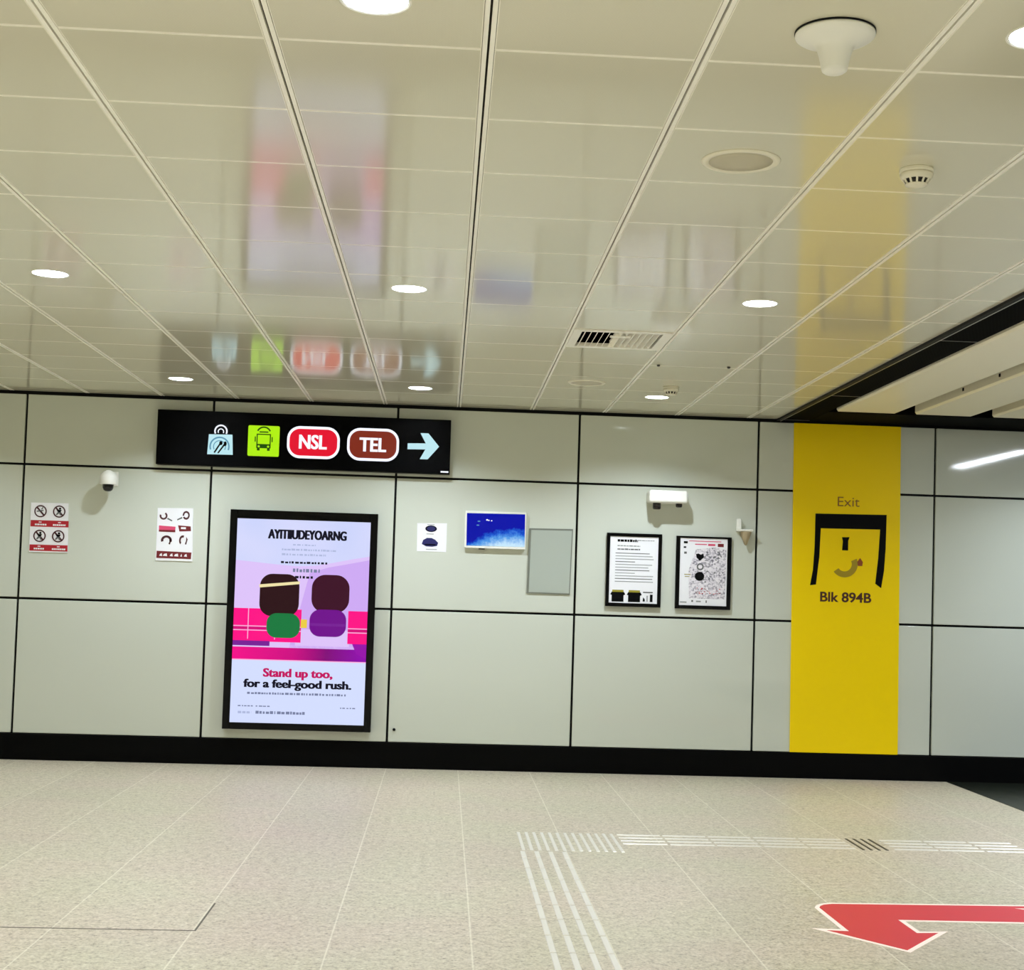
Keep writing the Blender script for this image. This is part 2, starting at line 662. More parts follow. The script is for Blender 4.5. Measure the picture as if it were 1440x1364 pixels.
DL = make_downlight()
DL_LABELS = ['round recessed downlight near the wall above the left end of the black direction sign',
             'round recessed downlight near the wall above the white arrow of the direction sign',
             'round recessed downlight near the wall beside the small far smoke detector',
             'round recessed downlight glowing at the left side of the ceiling, alone in its part',
             'round recessed downlight in the middle of the ceiling, straight up from the white arrow',
             'round recessed downlight to the right of the air vent, above the yellow panel',
             'big bright round downlight cut off by the top edge of the photo',
             'round downlight glowing at the top right corner, cut off by the photo edge']
for i, (x, y) in enumerate(LAMPS_SEEN):
    if i == 0:
        DL.location = (x, y, H)
        DL['label'] = DL_LABELS[0]
    else:
        dup(DL, (x, y, H), DL_LABELS[i])
    area_lamp(x, y, H + .0545, .055, LAMP_W * (1.35 if y > -2 else 1.1), 180)

# ceiling speakers
t = thing('ceiling_speaker', 'large round white speaker grille in the ceiling left of the near smoke detector', 'speaker', (.985, -7.13, H), 'round ceiling speakers')
n = 56
b = MB()
b.lathe([(.110, .0), (.112, -.006), (.128, -.008), (.137, -.003), (.138, .0)], (.985, -7.13, H), 'ivory', n)
b.obj('rim', t)
b = MB()
b.lathe([(.1115, -.001), (.1115, -.004), (.06, -.0045), (0, -.005)], (.985, -7.13, H), 'speaker_grille', n)
b.obj('grille', t)
dup(t, (.977, -1.68, H), 'round white speaker grille in the ceiling between the air vent and the wall')

# smoke detectors
t = thing('smoke_detector', 'white smoke detector with dark slots on the ceiling at the right, nearest the viewer', 'smoke detector', (1.61, -7.13, H), 'ceiling smoke detectors')
b = MB()
b.lathe([(.058, 0), (.059, -.004), (.059, -.013), (.056, -.015)], (1.61, -7.13, H), 'ivory')
b.obj('base', t)
b = MB()
b.lathe([(.054, -.016), (.057, -.018), (.057, -.026), (.052, -.036), (.050, -.038)], (1.61, -7.13, H), 'ivory')
b.obj('housing', t)
b = MB()
b.lathe([(.043, -.037), (.034, -.054)], (1.61, -7.13, H), 'lens_dark')
b.obj('sensing_chamber', t, 'dark chamber behind the slots')
b = MB()
for k in range(12):
    a = 2 * math.pi * (k + .5) / 12
    p0 = Vector((1.61 + .0505 * math.cos(a), -7.13 + .0505 * math.sin(a), H - .036))
    p1 = Vector((1.61 + .037 * math.cos(a), -7.13 + .037 * math.sin(a), H - .0565))
    tdir = Vector((-math.sin(a), math.cos(a), 0)) * .0035
    rdir = Vector((math.cos(a), math.sin(a), 0)) * .004
    vs = [p0 - tdir - rdir, p0 + tdir - rdir, p0 + tdir, p0 - tdir, p1 - tdir - rdir, p1 + tdir - rdir, p1 + tdir, p1 - tdir]
    b.faces([tuple(v) for v in vs], [(0, 1, 2, 3), (4, 5, 6, 7), (0, 1, 5, 4), (1, 2, 6, 5), (2, 3, 7, 6), (3, 0, 4, 7)], 'ivory')
b.lathe([(.039, -.054), (.038, -.058), (.02, -.061), (0, -.061)], (1.61, -7.13, H), 'ivory')
b.obj('cage', t)
dup(t, (1.60, -1.63, H), 'small white smoke detector on the ceiling close to the wall, right of the far speaker')

# in-building antenna
AX, AY = 1.0, -8.31
t = thing('ceiling_antenna', 'white ceiling antenna, wide disc with a tapering stem, at the upper right', 'antenna', (AX, AY, H))
b = MB()
b.lathe([(.108, 0), (.108, -.005)], (AX, AY, H), 'black', 56)
b.obj('gasket', t, 'thin black gasket')
b = MB()
b.lathe([(.1065, -.005), (.107, -.010), (.105, -.014), (.096, -.020), (.080, -.027), (.064, -.034), (.054, -.040), (.048, -.048),
         (.043, -.064), (.038, -.084), (.035, -.100), (.033, -.106), (.026, -.111), (0, -.113)], (AX, AY, H), 'white', 56)
b.obj('radome', t)

# air vent in place of one ceiling tile
vx0, vx1 = TX0 + 3 * TW + RH, TX0 + 4 * TW - RH
vy0, vy1 = TY0 + 7 * TW + .004, TY0 + 8 * TW - .004
t = thing('air_vent', 'square metal air vent with slanted slats set in the ceiling', 'vent', ((vx0 + vx1) / 2, (vy0 + vy1) / 2, H))
b = MB()
fw = .05
b.box(vx0, vx1, vy0, vy0 + fw, H - .006, H + .02, 'rail', .002)
b.box(vx0, vx1, vy1 - fw, vy1, H - .006, H + .02, 'rail', .002)
b.box(vx0, vx0 + fw, vy0 + fw, vy1 - fw, H - .006, H + .02, 'rail', .002)
b.box(vx1 - fw, vx1, vy0 + fw, vy1 - fw, H - .006, H + .02, 'rail', .002)
b.obj('frame', t)
b = MB()
b.box(vx0 + .01, vx1 - .01, vy0 + .01, vy1 - .01, H + .12, H + .13, 'void')
for a0, a1, c_0, c_1 in ((vx0 + .01, vx0 + .02, vy0, vy1), (vx1 - .02, vx1 - .01, vy0, vy1), (vx0, vx1, vy0 + .01, vy0 + .02), (vx0, vx1, vy1 - .02, vy1 - .01)):
    b.box(a0, a1, c_0, c_1, H + .02, H + .12, 'void')
b.obj('duct_box', t, 'dark duct behind the slats')
ns = 13
for k in range(ns):
    x = vx0 + fw + (vx1 - vx0 - 2 * fw) * (k + .5) / ns
    lean = .022 * (1 if k < 6 else -1)
    b = MB()
    w2 = .0022
    z0, z1 = H - .004, H + .034
    b.faces([(x - w2, vy0 + fw, z0), (x + w2, vy0 + fw, z0), (x + w2, vy1 - fw, z0), (x - w2, vy1 - fw, z0),
             (x - w2 + lean, vy0 + fw, z1), (x + w2 + lean, vy0 + fw, z1), (x + w2 + lean, vy1 - fw, z1), (x - w2 + lean, vy1 - fw, z1)],
            [(3, 2, 1, 0), (4, 5, 6, 7), (0, 1, 5, 4), (1, 2, 6, 5), (2, 3, 7, 6), (3, 0, 4, 7)], 'rail')
    b.obj('slat', t)
b = MB()
b.box((vx0 + vx1) / 2 - .06, (vx0 + vx1) / 2 + .06, vy0 + .16, vy0 + .2, H - .008, H + .0, 'rail', .002)
b.obj('damper_plate', t)

# two small latches of the ceiling hatch to the right of the vent
for x, y, l in ((1.362, -2.608, 'tiny dark latch in the ceiling just right of the air vent, left one of two'),
                (1.824, -2.64, 'tiny dark latch in the ceiling right of the air vent, right one of two')):
    b = MB()
    b.lathe([(.011, .001), (.011, -.006), (.007, -.012), (0, -.012)], (x, y, H), 'steel_dark', 20)
    tag(b.obj('hatch_latch'), l, 'latch', 'ceiling hatch latches')

# ceiling baffles hanging in the black void
BA_LAB = ['long cream ceiling baffle next to the tiled ceiling, leftmost of the hanging baffles',
          'long cream ceiling baffle, second from the tiled ceiling, with dark screws on its side',
          'long cream ceiling baffle at the right photo edge, third from the tiled ceiling']
for k in range(3):
    x0 = 3.085 + .632 * k + (.005 if k else 0)
    x1 = x0 + (.475 if k == 0 else .46)
    y0, y1 = -15.0, -.655
    t = thing('ceiling_baffle', BA_LAB[k], 'ceiling baffle', ((x0 + x1) / 2, y1, H), 'ceiling baffles in the black void')
    b = MB()
    # an inverted tray: flat soffit with a raised left lip
    b.prism([(x0, H + .08), (x0, H + .012), (x0 + .012, H - .003), (x1 - .006, H - .003), (x1, H + .003), (x1, H + .08)],
            lambda a, c, d: (a, y0 + d, c), y1 - y0, 'baffle')
    b.obj('board', t)
    for ys in ((-1.75, -2.45, -4.2, -6.0) if k else (-1.72, -3.4, -5.2)):
        for dy in (0,):
            b = MB()
            b.box(x0 - .006, x0 + .001, ys + dy - .012, ys + dy + .012, H + .035, H + .059, 'lens_dark', .002)
            b.obj('screw', t, 'dark screw on the side')
        b = MB()
        b.box(x0 + .05, x0 + .08, ys - .02, ys + .02, H + .08, 3.38, 'black')
        b.obj('hanger', t, 'black hanger')

# a linear lamp in the void: its streak shows in the glossy wall panel at the right
t = thing('linear_ceiling_light', 'slim linear ceiling light running toward the wall, mirrored in the right wall panel', 'ceiling light', (5.56, -2.6, 3.0))
b = MB()
b.box(5.48, 5.64, -3.6, -1.6, 3.0, 3.38, 'white')
b.obj('housing', t)
b = MB()
b.box(5.49, 5.63, -3.58, -1.62, 2.996, 3.004, 'led', .002)
b.obj('diffuser', t)
area_lamp(5.56, -2.6, 2.99, .07, 62, 180, 'RECTANGLE', 1.9)

# ------------------------------------------------------------------ direction sign
SY = -.10
t = thing('direction_sign', 'long black illuminated direction sign with coloured symbols and a white arrow', 'sign', (-1.18, 0, 2.65))
b = MB()
b.box(-2.378, .014, SY, -.002, 2.4285, 2.877, 'sign_black', .004)
b.obj('housing', t)
b = MB()
y = SY - .002
b.wall([(-1.966, 2.523), (-1.759, 2.525), (-1.768, 2.690), (-1.958, 2.687)], y, 'e_cyan')
b.ring(-1.862, 2.715, .042, .054, y - .001, 'e_white', 28, math.radians(-25), math.radians(205))
b.ring(-1.862, 2.712, .018, .026, y - .001, 'e_white', 20, math.radians(-30), math.radians(210))
b.ring(-1.868, 2.588, .070, .082, y - .002, 'e_blue', 30, math.radians(-20), math.radians(200), depth=.001)
b.ring(-1.868, 2.588, .045, .052, y - .002, 'e_blue', 30, math.radians(-30), math.radians(210), depth=.001)
b.wall([(-1.915, 2.54), (-1.903, 2.535), (-1.858, 2.61), (-1.868, 2.618)], y - .002, 'print_black', .001)
b.wall([(-1.885, 2.535), (-1.873, 2.533), (-1.822, 2.605), (-1.832, 2.615)], y - .002, 'print_black', .001)
b.disc(-1.858, 2.617, .014, .017, y - .0025, 'print_black', 16, .001)
b.disc(-1.823, 2.613, .012, .02, y - .0025, 'print_black', 16, .001)
b.obj('shopping_bag_symbol', t, 'pale blue shopping bag with fork and knife')
b = MB()
b.wall(rounded(-1.641, -1.386, 2.522, 2.773, .012, 4), y, 'e_lime')
bx, bz = -1.513, 2.650
yy = y - .002
b.ring(bx, bz + .055, .050, .062, yy, 'e_bus', 24, math.radians(25), math.radians(155), depth=.001)
for pts in (rect(bx - .058, bx + .058, bz - .036, bz - .028), rect(bx - .058, bx - .049, bz - .036, bz + .055),
            rect(bx + .049, bx + .058, bz - .036, bz + .055), rect(bx - .058, bx + .058, bz + .047, bz + .056),
            rect(bx - .036, bx + .036, bz + .066, bz + .076),
            rect(bx - .058, bx + .058, bz - .062, bz - .032), rect(bx - .052, bx - .030, bz - .082, bz - .06),
            rect(bx + .030, bx + .052, bz - .082, bz - .06), rect(bx - .073, bx - .064, bz - .01, bz + .032), rect(bx + .064, bx + .073, bz - .01, bz + .032)):
    b.wall(pts, yy, 'e_bus', .001)
b.disc(bx - .038, bz - .048, .009, .009, yy - .001, 'e_lime', 14, .001)
b.disc(bx + .038, bz - .048, .009, .009, yy - .001, 'e_lime', 14, .001)
b.obj('bus_symbol', t, 'lime square with a dark green bus')
for name, lab, x0, x1, z0, z1, colm, txt, tx0, tx1, tz0, tz1 in (
        ('line_badge', 'red badge with white letters', -1.323, -.894, 2.517, 2.781, 'e_red', 'NSL', -1.226, -.998, 2.594, 2.712),
        ('line_badge', 'brown badge with white letters', -.833, -.409, 2.515, 2.784, 'e_brown', 'TEL', -.733, -.512, 2.591, 2.706)):
    b = MB()
    b.wall(rounded(x0, x1, z0, z1, .105, 10), y, 'e_white')
    b.wall(rounded(x0 + .02, x1 - .02, z0 + .022, z1 - .022, .085, 10), y - .001, colm, .001)
    o = b.obj(name, t, lab)
    b = MB()
    b.text(txt, tx0, tx1, tz0, tz1, y - .003, 'e_white', .045)
    b.obj('lettering', o)
b = MB()
b.wall([(-.338, 2.623), (-.192, 2.626), (-.235, 2.545), (-.170, 2.545), (-.079, 2.653), (-.170, 2.760), (-.236, 2.760), (-.190, 2.676), (-.338, 2.672)], y, 'e_cyan')
b.obj('arrow', t, 'pale blue arrow pointing right')
b = MB()
b.wall(rect(-.060, .004, 2.440, 2.453), y, 'e_white')
b.obj('maker_plate', t, 'small white plate in the lower right corner')

# ------------------------------------------------------------------ illuminated poster
t = thing('poster_lightbox', 'tall illuminated pink and lilac poster in a thick black frame', 'poster', (-1.16, 0, .3))
PY = -.075
b = MB()
x0, x1, z0, z1 = -1.762, -.560, .296, 2.082
ix0, ix1, iz0, iz1 = -1.703, -.618, .351, 2.010
b.box(x0, ix0, PY, -.002, z0, z1, 'gloss_black', .003)
b.box(ix1, x1, PY, -.002, z0, z1, 'gloss_black', .003)
b.box(ix0, ix1, PY, -.002, iz1, z1, 'gloss_black', .003)
b.box(ix0, ix1, PY, -.002, z0, iz0, 'gloss_black', .003)
b.obj('frame', t)


def em(name, c, s=1.0):
    m = mat(name, c, .3, emit=s)
    return m


def poster_sky():
    m = mat('poster_sky', (225, 228, 255), .3, emit=1.0)
    n = N(m)
    vec, xyz = n.coords()
    nz = n.noise(vec, 2.2, 1)
    # world height is object z + .3
    c = n.mix(nz, lin((190, 206, 250)), lin((226, 224, 255)))
    n.t.links.new(c, n.b.inputs['Emission Color'])
    return m


M['p_sky'] = poster_sky()
M['p_lilac'] = em('poster_lilac', (206, 170, 244))
M['p_lilac2'] = em('poster_lilac_light', (222, 196, 250))
M['p_pink'] = em('poster_pink', (255, 10, 134))
M['p_pink2'] = em('poster_magenta', (214, 0, 120))
M['p_line'] = em('poster_pink_line', (255, 176, 224))
M['p_purple'] = em('poster_purple', (150, 10, 170))
M['p_violet'] = em('poster_violet', (120, 30, 150))
M['p_white'] = em('poster_white', (212, 222, 255), 1.0)
M['p_black'] = em('poster_ink', (12, 10, 30))
M['p_grey'] = em('poster_grey_ink', (120, 128, 160))
M['p_soft'] = em('poster_soft_ink', (176, 186, 222))
M['p_magenta'] = em('poster_magenta_ink', (196, 10, 96))
M['p_green'] = em('poster_green', (22, 120, 62))
M['p_cocoa'] = em('poster_cocoa', (42, 10, 18))
M['p_maroon'] = em('poster_maroon', (60, 8, 36))
M['p_cream'] = em('poster_cream', (240, 226, 170))
M['p_amber'] = em('poster_amber', (236, 206, 70))
M['p_plum'] = em('poster_plum', (112, 6, 140))


def grad_floor():
    m = mat('poster_floor', (200, 0, 130), .3, emit=1.0)
    n = N(m)
    vec, xyz = n.coords()
    u = n.math('DIVIDE', n.math('ADD', xyz[0], .543), 1.085)
    c = n.ramp(u, [(.0, (246, 4, 138)), (.45, (206, 0, 130)), (.7, (130, 0, 120)), (.95, (142, 0, 170))])
    n.t.links.new(c, n.b.inputs['Emission Color'])
    return m


M['p_floor'] = grad_floor()
b = MB()
y = -.066
b.wall(rect(ix0, ix1, iz0, iz1), y, 'p_sky', .004)
b.wall([(ix0, .95), (ix1, .95), (ix1, 1.73), (-.75, 1.705), (-.9, 1.672), (-1.05, 1.642), (-1.2, 1.632), (-1.4, 1.645), (ix0, 1.67)], y - .001, 'p_lilac2', .001)
b.wall([(-1.25, .95), (ix1, .95), (ix1, 1.70), (-.78, 1.665), (-.95, 1.63), (-1.1, 1.58)], y - .0015, 'p_lilac', .0005)
b.wall(rect(ix0, ix1, .86, .99), y - .0015, 'p_lilac2', .0005)
b.wall(rect(-1.2, -.76, .985, 1.12), y - .0018, 'p_lilac2', .0003)
# seats
for xa, xb in ((ix0, -1.155), (-.775, ix1)):
    b.wall(rect(xa, xb, 1.137, 1.279), y - .002, 'p_pink', .001)
    b.wall(rect(xa, xb, 1.010, 1.098), y - .002, 'p_pink', .001)
    b.wall(rect(xa, xb, 1.098, 1.137), y - .002, 'p_pink2', .001)
    for zz in (1.131, 1.098):
        b.wall(rect(xa, xb, zz, zz + .008), y - .003, 'p_line', .001)
for xx in (-1.588, -1.37):
    b.wall(rect(xx, xx + .007, 1.03, 1.279), y - .0025, 'p_line', .0005)
b.wall(rect(ix0, -1.405, .976, 1.016), y - .003, 'p_violet', .001)
b.wall([(-.735, 1.01), (ix1, 1.01), (ix1, .89), (-.70, .93)], y - .003, 'p_purple', .001)
b.wall(rect(ix0, ix1, .862, .965), y - .0025, 'p_floor', .001)
b.wall(rect(ix0, ix1, iz0, .862), y - .001, 'p_white', .001)
b.wall(rect(ix0, ix1, .858, .866), y - .003, 'p_line', .001)
# two plain bags resting on the seats, one green and one plum, both with dark tops
b.wall(rounded(-1.50, -1.18, 1.22, 1.565, .10, 8), y - .0040, 'p_cocoa', .0010)
b.wall(rounded(-1.435, -1.165, 1.045, 1.245, .08, 8), y - .0044, 'p_green', .0004)
b.wall([(-1.508, 1.475), (-1.178, 1.51), (-1.179, 1.487), (-1.502, 1.45)], y - .0044, 'p_cream', .0004)
b.wall(rounded(-1.079, -.772, 1.26, 1.57, .11, 8), y - .0040, 'p_maroon', .0010)
b.wall(rounded(-1.088, -.790, 1.064, 1.285, .085, 8), y - .0044, 'p_plum', .0004)
b.wall(rect(-1.080, -.798, 1.150, 1.172), y - .0048, 'p_violet', .0004)
b.wall(rect(-1.158, -1.108, 1.13, 1.20), y - .0040, 'p_amber', .0010)
pr = b.obj('poster_print', t)
b = MB()
b.text('Stand up too,', -1.449, -.884, .704, .796, y - .004, 'p_magenta', .058)
b.obj('slogan_line', pr, 'magenta slogan line')
b = MB()
b.text('for a feel-good rush.', -1.604, -.728, .617, .706, y - .004, 'p_black', .062)
b.obj('slogan_line', pr, 'black slogan line')
b = MB()
random.seed(5)
# the dense heading, readable only as heavy strokes
b.text('AYITIIUDEYOARNG', -1.452, -.810, 1.852, 1.930, y - .004, 'p_black', .075)
b.obj('heading', pr, 'black heading')


def dashes(x0, x1, z, h, m, lo=.008, hi=.03, gap=.008):
    x = x0
    while x < x1:
        w = random.uniform(lo, hi)
        b.wall(rect(x, min(x + w, x1), z - h / 2, z + h / 2 * random.uniform(.5, 1)), y - .004, m, .001)
        x += w + gap * random.uniform(.6, 1.6)


for xa, xb, z, h, m in ((-1.245, -1.061, 1.808, .012, 'p_soft'), (-1.334, -.891, 1.768, .016, 'p_soft'), (-1.333, -.975, 1.728, .016, 'p_soft'),
                        (-1.338, -.957, 1.663, .018, 'p_black'), (-1.238, -1.02, 1.60, .030, 'p_grey'), (-1.219, -1.074, 1.545, .022, 'p_black'),
                        (-1.570, -.772, .592, .018, 'p_grey'), (-1.641, -1.52, .487, .010, 'p_grey'), (-1.497, -1.384, .487, .010, 'p_grey'),
                        (-1.639, -1.53, .436, .022, 'p_soft'), (-1.496, -1.093, .437, .024, 'p_grey'), (-.814, -.692, .487, .010, 'p_grey')):
    b = MB()
    dashes(xa, xb, z, h, m)
    b.obj('print_row', pr, 'row of tiny print')

# ------------------------------------------------------------------ yellow exit panel
t = thing('exit_panel', 'tall bright yellow wall panel with exit symbol and block number', 'sign', (3.365, 0, .22))
b = MB()
b.prism([(2.921, .216), (3.836, .216), (3.813, 2.972), (2.898, 2.972)], lambda a, c, d: (a, -.010 + d, c), .009, 'yellow')
b.obj('board', t)
YY = -.0105
b = MB()
b.wall([(3.096, 2.214), (3.704, 2.222), (3.700, 1.93), (3.690, 1.75), (3.668, 1.604), (3.617, 1.640), (3.638, 1.85), (3.650, 2.097), (3.144, 2.091), (3.136, 1.85), (3.112, 1.618), (3.062, 1.610), (3.084, 1.74), (3.094, 1.93)],
       YY - .001, 'print_black', .0015)
b.obj('doorway_symbol', t, 'black doorway bracket')
b = MB()
b.wall([(3.326, 2.022), (3.390, 2.024), (3.380, 1.995), (3.380, 1.912), (3.329, 1.912), (3.334, 1.99)], YY - .001, 'print_black', .0015)
b.obj('exit_number', t, 'black upper stroke of the exit number')
b = MB()
b.ring(3.352, 1.797, .062, .112, YY - .001, 'arc_olive', 24, math.radians(216), math.radians(385), depth=.0015)
b.obj('exit_number', t, 'olive curved stroke of the exit number')
b = MB()
b.wall([(3.484, 1.852), (3.459, 1.818), (3.466, 1.785), (3.503, 1.785), (3.508, 1.818)], YY - .001, 'rust_ink', .0015)
b.obj('exit_letter', t, 'small rust coloured mark')
b = MB()
b.text('Exit', 3.283, 3.470, 2.282, 2.362, YY - .001, 'exit_ink', -.002)
b.obj('exit_lettering', t, 'brownish lettering')
b = MB()
b.text('Blk 894B', 3.150, 3.586, 1.475, 1.560, YY - .001, 'brown_ink', .030)
b.obj('block_lettering', t, 'dark brown lettering')


# ------------------------------------------------------------------ wall notices
def prohibition_figure(b, cx, cz, kind):
    yy = -.0105
    r = .050
    b.ring(cx, cz, r * .80, r, yy, 'figure', 28, depth=.001)
    s = .7071 * r * .9
    b.wall([(cx - s - .006, cz + s), (cx - s + .006, cz + s + .006), (cx + s + .006, cz - s), (cx + s - .006, cz - s - .006)], yy - .0005, 'figure', .001)
    if kind == 0:
        b.wall([(cx - .030, cz - .006), (cx + .024, cz + .004), (cx + .024, cz + .012), (cx - .030, cz + .003)], yy - .001, 'print_mid', .001)
        b.wall([(cx + .012, cz + .014), (cx + .022, cz + .030), (cx + .016, cz + .034), (cx + .005, cz + .018)], yy - .001, 'print_mid', .001)
    else:
        b.disc(cx + .006, cz + .024, .009, .009, yy - .001, 'print_black', 16, .001)
        b.wall([(cx - .022, cz + .014), (cx + .020, cz + .014), (cx + .010, cz - .006), (cx - .010, cz - .004)], yy - .001, 'print_black', .001)
        b.wall([(cx - .010, cz - .002), (cx + .008, cz - .004), (cx + .020, cz - .032), (cx + .008, cz - .030), (cx, cz - .014), (cx - .018, cz - .030), (cx - .026, cz - .026)],
               yy - .001, 'print_mid', .001)


t = thing('prohibition_sign', 'white sign with four crossed-out circles and two red bands', 'sign', (-3.23, 0, 1.885))
b = MB()
b.wall([(-3.383, 1.682), (-3.073, 1.684), (-3.084, 2.088), (-3.384, 2.085)], -.008, 'paper', .008)
pl = b.obj('plate', t)
random.seed(2)
for za, zb in ((1.890, 1.942), (1.693, 1.743)):
    b = MB()
    b.wall([(-3.380, za), (-3.075, za + .001), (-3.076, zb + .001), (-3.380, zb)], -.0095, 'print_red', .001)
    for xa, xb in ((-3.345, -3.265), (-3.20, -3.10)):
        x = xa
        while x < xb:
            w = random.uniform(.008, .016)
            b.wall(rect(x, x + w, za + .011, za + .024), -.0105, 'paper', .0008)
            x += w + .003
        b.wall(rect((xa + xb) / 2 - .01, (xa + xb) / 2 + .012, za + .034, za + .041), -.0105, 'paper', .0008)
    b.obj('red_band', t, 'red band with tiny white print')
for cx, cz, k in ((-3.305, 2.016, 0), (-3.155, 2.018, 1), (-3.304, 1.815, 2), (-3.154, 1.816, 3)):
    b = MB()
    prohibition_figure(b, cx, cz, k)
    b.obj('prohibition_symbol', t)

t = thing('warning_sign', 'white sign with dark loops and maroon bands left of the lit poster', 'sign', (-2.22, 0, 1.86))
b = MB()
b.wall([(-2.363, 1.645), (-2.066, 1.646), (-2.076, 2.082), (-2.363, 2.075)], -.008, 'paper', .008)
b.obj('plate', t)
b = MB()
b.wall([(-2.346, 1.886), (-2.213, 1.882), (-2.213, 1.926), (-2.346, 1.932)], -.0095, 'print_pink', .001)
b.wall([(-2.346, 1.882), (-2.213, 1.880), (-2.213, 1.898), (-2.346, 1.896)], -.010, 'print_maroon', .001)
b.obj('print_band', t, 'pink and maroon band')
b = MB()
b.wall([(-2.192, 1.938), (-2.09, 1.932), (-2.086, 1.894), (-2.180, 1.888)], -.0095, 'print_maroon', .001)
b.wall(rect(-2.168, -2.128, 1.908, 1.924), -.0105, 'paper', .0008)
b.obj('print_band', t, 'maroon band with a pale mark')
b = MB()
b.wall([(-2.358, 1.666), (-2.078, 1.664), (-2.075, 1.718), (-2.356, 1.724)], -.0095, 'print_maroon', .001)
for k, (xa, xb) in enumerate(((-2.335, -2.31), (-2.305, -2.27), (-2.25, -2.225), (-2.215, -2.18), (-2.165, -2.15), (-2.135, -2.11))):
    b.wall([(xa, 1.684), (xb, 1.682), (xb - .004, 1.706), (xa + .008, 1.700)], -.0105, 'paper', .0008)
b.obj('print_band', t, 'wide maroon band with pale print')
for cx, cz, r, a0, a1, sx in ((-2.313, 2.012, .032, -200, 60, 1.0), (-2.13, 2.022, .036, -150, 190, .8), (-2.282, 1.812, .040, -20, 200, 1.1), (-2.150, 1.815, .042, 70, 230, .7)):
    b = MB()
    b.ring(cx, cz, r * .56, r, -.0095, 'figure', 24, math.radians(a0), math.radians(a1), depth=.001, sx=sx)
    if cz > 1.9:
        s = 1 if cx < -2.2 else -1
        b.wall([(cx + s * .03, cz - .026), (cx + s * .07, cz - .044), (cx + s * .072, cz - .034), (cx + s * .034, cz - .014)], -.0095, 'print_mid', .001)
    else:
        b.wall([(cx + .028, cz + .03), (cx + .040, cz + .01), (cx + .030, cz - .034), (cx + .018, cz - .03), (cx + .028, cz)], -.0095, 'figure', .001)
    b.obj('loop_symbol', t)

t = thing('paper_notice', 'small white paper notice with two navy ovals on the wall', 'notice', (-.115, 0, 1.905))
b = MB()
b.wall([(-.235, 1.790), (.008, 1.789), (.007, 2.028), (-.239, 2.022)], -.003, 'paper', .003)
for xa, xb, z in ((-.155, -.095, 2.012), (-.16, -.10, 1.935), (-.16, -.07, 1.808)):
    b.wall(rect(xa, xb, z - .003, z + .003), -.0038, 'print_grey', .0008)
b.obj('sheet', t)
b = MB()
b.disc(-.123, 1.979, .048, .027, -.0045, 'print_navy', 30, .001)
b.ring(-.123, 1.979, .020, .026, -.0047, 'print_black', 30, depth=.0008, sx=1.75)
b.obj('oval', t, 'small navy oval')
b = MB()
b.wall([(-.196, 1.85), (-.185, 1.884), (-.155, 1.902), (-.115, 1.902), (-.085, 1.888), (-.061, 1.864), (-.070, 1.838), (-.11, 1.830), (-.16, 1.832)], -.0045, 'print_navy', .001)
b.wall([(-.178, 1.85), (-.165, 1.842), (-.09, 1.842), (-.076, 1.85), (-.09, 1.852), (-.165, 1.852)], -.0050, 'print_black', .0008)
b.obj('oval', t, 'large navy oval')

t = thing('wall_screen', 'small lit screen in a white frame showing deep blue sky above pale clouds', 'screen', (.41, 0, 1.83))
b = MB()
b.box(.155, .662, -.04, -.001, 1.829, 2.138, 'white', .005)
b.obj('frame', t)
M['screen'] = screen_material(.173 - .41, .652 - .41, 1.850 - 1.83, 2.120 - 1.83)
b = MB()
b.wall([(.173, 1.849), (.654, 1.851), (.651, 2.122), (.169, 2.117)], -.042, 'screen', .002)
for x, z, r in ((.337, 2.066, .008), (.352, 2.062, .006), (.375, 2.060, .006)):
    b.disc(x, z, r, r * .8, -.0428, 'e_white', 14, .0006)
for x, z, r in ((.270, 2.052, .012), (.262, 2.02, .012)):
    b.disc(x, z, r, r * .4, -.0428, 'e_blue', 14, .0006)
b.obj('display', t)
b = MB()
b.box(.275, .325, -.03, -.004, 1.820, 1.829, 'lens_dark', .001)
b.obj('sensor_bar', t, 'small dark receiver below the frame')

t = thing('access_panel', 'plain grey metal access panel flush on the wall right of the blue screen', 'access panel', (.87, 0, 1.47))
b = MB()
b.wall([(.684, 1.470), (1.044, 1.469), (1.056, 2.015), (.692, 2.010)], -.010, 'grey_edge', .009)
b.obj('frame', t)
b = MB()
b.wall([(.702, 1.480), (1.036, 1.479), (1.047, 2.000), (.708, 1.996)], -.0125, 'grey_panel', .002)
b.obj('door', t)


def framed(x0, x1, z0, z1, px0, px1, pz0, pz1, name, label, m):
    t = thing(name, label, 'notice', ((x0 + x1) / 2, 0, z0))
    b = MB()
    y0, y1 = -.03, -.001
    b.box(x0, px0, y0, y1, z0, z1, 'gloss_black', .003)
    b.box(px1, x1, y0, y1, z0, z1, 'gloss_black', .003)
    b.box(px0, px1, y0, y1, pz1, z1, 'gloss_black', .003)
    b.box(px0, px1, y0, y1, z0, pz0, 'gloss_black', .003)
    b.obj('frame', t)
    b = MB()
    b.wall(rect(px0, px1, pz0, pz1), -.022, m, .004)
    return t, b


